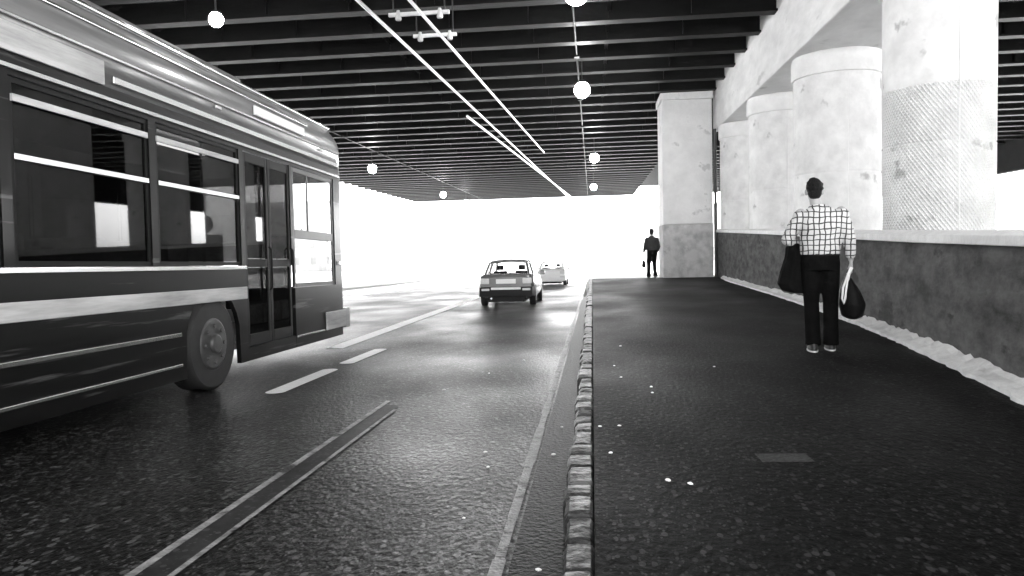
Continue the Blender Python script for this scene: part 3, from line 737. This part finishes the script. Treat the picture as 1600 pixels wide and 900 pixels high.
# jacket hung over the left forearm
j = MB(); rj = random.Random(2)
def fold(z, rx, ry, cx, cy, ph):
    return [(cx + (rx + .012*math.sin(5*t+ph))*math.cos(t), cy + (ry + .012*math.sin(7*t+ph))*math.sin(t), z) for t in [2*math.pi*k/28 for k in range(28)]]
j.loft([fold(1.12, .045, .08, -.235, .12, 0), fold(1.09, .075, .11, -.24, .12, .2), fold(.98, .085, .12, -.245, .1, .6), fold(.84, .115, .12, -.265, .08, 1.1), fold(.7, .14, .11, -.28, .06, 1.5), fold(.63, .125, .1, -.255, .05, 1.7), fold(.6, .06, .08, -.2, .04, 1.7)])
jk = j.build('jacket', M['blackcloth'], remesh=.012, lap=1); jk.location = MAN; jk.rotation_euler[2] = R(-8)
tag(jk, 'black jacket folded over the left forearm of the man in the checked shirt', 'jacket')
# bag with pale straps
bag = empty('shoulder_bag', MAN, 'black rounded bag with pale straps in the man\'s right hand', 'bag', rot=(0, 0, R(-8)))
bb = MB(); c0 = (.3, .04)
bb.loft([ring((.31, .04, .33), .04, .1), ring((.31, .04, .36), .1, .19), ring((.31, .04, .48), .125, .22), ring((.29, .04, .6), .1, .2), ring((.27, .04, .72), .05, .13), ring((.27, .04, .76), .025, .08)])
bb.build('pouch', M['leather'], bag, remesh=.014, lap=4)
bs_ = MB(); bs_.tube([(.29, .0, .86), (.25, -.05, .78), (.2, -.1, .66), (.185, -.13, .55), (.2, -.13, .5), (.215, -.12, .55), (.235, -.09, .68), (.275, -.02, .8), (.3, .02, .86)], .011, n=8)
bs_.build('strap', M['strap'], bag)
bs_ = MB(); bs_.tube([(.3, -.02, .86), (.27, -.03, .8), (.25, -.02, .72)], .012, n=8); bs_.tube([(.31, .08, .86), (.29, .1, .8), (.28, .1, .72)], .012, n=8)
bs_.build('handle', M['strap'], bag)
FAR = (2.12, 26.7, 0)
make_person(FAR, R(6), 'far person in dark clothes walking beside the square pillar', main=False)
fb = empty('handbag', FAR, 'small black bag hanging from the far person\'s hand', 'bag', rot=(0, 0, R(6)))
q = MB(); q.loft([ring((-.29, .02, .38), .05, .11), ring((-.29, .02, .45), .075, .14), ring((-.29, .02, .56), .06, .12), ring((-.29, .02, .64), .03, .08)]); q.build('pouch', M['leather'], fb, remesh=.014, lap=2)
q = MB(); q.tube([(-.29, -.05, .62), (-.29, -.02, .78), (-.29, .02, .83), (-.29, .06, .78), (-.29, .09, .62)], .01, n=8); q.build('handle', M['leather'], fb)

# ------------------------------------------------------------------ scraps of litter

LIT = [(-.73, 4.77), (-.66, 4.41), (-.65, 3.5), (-.27, 4.7), (-.25, 5.5), (-.24, 2.9), (.03, 4.6), (.15, 4.62), (.08, 4.0), (.34, 3.53), (.44, 3.48),
       (.19, 7.0), (.23, 6.37), (.45, 5.92), (.44, 5.68), (-1.2, 8.3), (-1.5, 7.2), (-.9, 9.4), (.3, 8.4), (1.1, 6.9)]
rl = random.Random(4); proto = []
for k in range(3):
    mb = MB(); n = 7; r0 = .012
    rg = [(r0*(1+rl.uniform(-.25, .25))*math.cos(2*math.pi*i/n)*1.3, r0*(1+rl.uniform(-.25, .25))*math.sin(2*math.pi*i/n)) for i in range(n)]
    mb.loft([[(x, y, 0) for x, y in rg], [(x*1.05, y*1.05, .004) for x, y in rg], [(x*.6, y*.6, .008) for x, y in rg]], smooth=False)
    o = mb.build('litter_scrap', M['paper'])
    proto.append(o)
for i, (x, y) in enumerate(LIT):
    o = proto[i] if i < 3 else proto[i % 3].copy()
    if i >= 3: COL.objects.link(o)
    z = 0 if x > -.13 else (zr(y) + (.0045 if x > -.36 else .0005))
    o.location = (x, y, z + .002); o.rotation_euler[2] = rl.uniform(0, 6); q = rl.uniform(.6, 1.2); o.scale = (q, q, q)
    tag(o, 'small white scrap of litter on the dark ground beside the kerb', 'litter', 'white scraps of litter near the kerb')
mb = MB(); mb.prism([(-.13, -.075), (.13, -.075), (.13, .075), (-.13, .075)], 'z', .0005, .003)
cv = mb.build('access_cover', M['cover']); cv.location = (.98, 3.93, 0); cv.rotation_euler[2] = .05
tag(cv, 'small flat metal access cover set in the dark pavement', 'access cover')

# ------------------------------------------------------------------ buildings out in the light beyond the bridge
def building(name, x0, x1, y0, y1, h, label, base):
    b = empty(name, ((x0+x1)/2, y0, base), label, 'building')
    w = (x1-x0)/2
    MB().box(-w, w, 0, y1-y0, -1, h).build('wall', M['building'], b)
    MB().box(-w-.3, w+.3, -.3, y1-y0+.3, h+.003, h+.5).build('cornice', M['building'], b)
    nx = int(2*w/3.4); nz = int(h/3.4)
    for i in range(nx):
        for k in range(nz):
            xx = -w + (i+.5)*2*w/nx; zz = 1 + k*3.4
            f = MB()
            for q in ((xx-.7, xx-.6, zz, zz+1.8), (xx+.6, xx+.7, zz, zz+1.8), (xx-.6, xx+.6, zz, zz+.1), (xx-.6, xx+.6, zz+1.7, zz+1.8)): f.box(q[0], q[1], -.08, -.003, q[2], q[3])
            f = f.build('window', M['building'], b)
            MB().box(xx-.599, xx+.599, -.03, -.004, zz+.101, zz+1.699).build('pane', M['winglass'], f)
building('apartment_building', -75, -42, 150, 165, 14, 'pale building far out in the glare, left of the road', -2)
building('apartment_building', 14, 40, 170, 185, 12, 'pale building far out in the glare, right of the road', -2)

# ------------------------------------------------------------------ light
EXPOSURE = 3.65
W = bpy.data.worlds.new('World'); sc.world = W; W.use_nodes = True; nt = W.node_tree; bg = nt.nodes['Background']
sky = nt.nodes.new('ShaderNodeTexSky'); sky.sky_type = 'NISHITA'; sky.sun_disc = False
EL, AZ = 33, 14        # degrees up; clockwise from the road's direction
sky.sun_elevation = R(EL); sky.sun_rotation = R(AZ); sky.dust_density = 3
bw = nt.nodes.new('ShaderNodeRGBToBW'); nt.links.new(sky.outputs[0], bw.inputs[0]); nt.links.new(bw.outputs[0], bg.inputs[0])
bg.inputs[1].default_value = .15
sl = bpy.data.lights.new('sun', 'SUN'); sl.energy = 4.5; sl.angle = R(.5); sl.color = (1, 1, 1)
so = bpy.data.objects.new('sun', sl); COL.objects.link(so)
d = Vector((math.sin(R(AZ))*math.cos(R(EL)), math.cos(R(AZ))*math.cos(R(EL)), math.sin(R(EL))))
so.rotation_euler = d.to_track_quat('Z', 'Y').to_euler(); so.location = (30, 40, 60)

hz = MB(); hz.box(-260, 260, -60, 260, -4, 24)
hm = bpy.data.materials.new('haze'); hm.use_nodes = True; nt = hm.node_tree
for n in list(nt.nodes):
    if n.type != 'OUTPUT_MATERIAL': nt.nodes.remove(n)
pv = nt.nodes.new('ShaderNodeVolumePrincipled'); pv.inputs['Color'].default_value = g(.95); pv.inputs['Density'].default_value = .0005; pv.inputs['Anisotropy'].default_value = .5
nt.links.new(pv.outputs[0], nt.nodes['Material Output'].inputs['Volume'])
tag(hz.build('haze', hm), kind='stuff')

# ------------------------------------------------------------------ camera
cd = bpy.data.cameras.new('camera'); cam = bpy.data.objects.new('camera', cd); COL.objects.link(cam)
cd.sensor_width = 36; cd.lens = 25.875; cd.clip_end = 4000; cd.clip_start = .05
rotm = Matrix.Rotation(R(6.268), 4, 'Z') @ Matrix.Rotation(R(90 - 2.933), 4, 'X') @ Matrix.Rotation(R(-1.4), 4, 'Z')
cam.matrix_world = Matrix.Translation((0, 0, 1.12)) @ rotm
sc.camera = cam
sc.view_settings.view_transform = 'Standard'; sc.view_settings.look = 'None'; sc.view_settings.exposure = EXPOSURE; sc.view_settings.gamma = 1
sc.view_settings.use_curve_mapping = False
sc.cycles.use_denoising = True; sc.cycles.max_bounces = 8; sc.cycles.diffuse_bounces = 4; sc.cycles.transparent_max_bounces = 16
sc.cycles.sample_clamp_indirect = 8
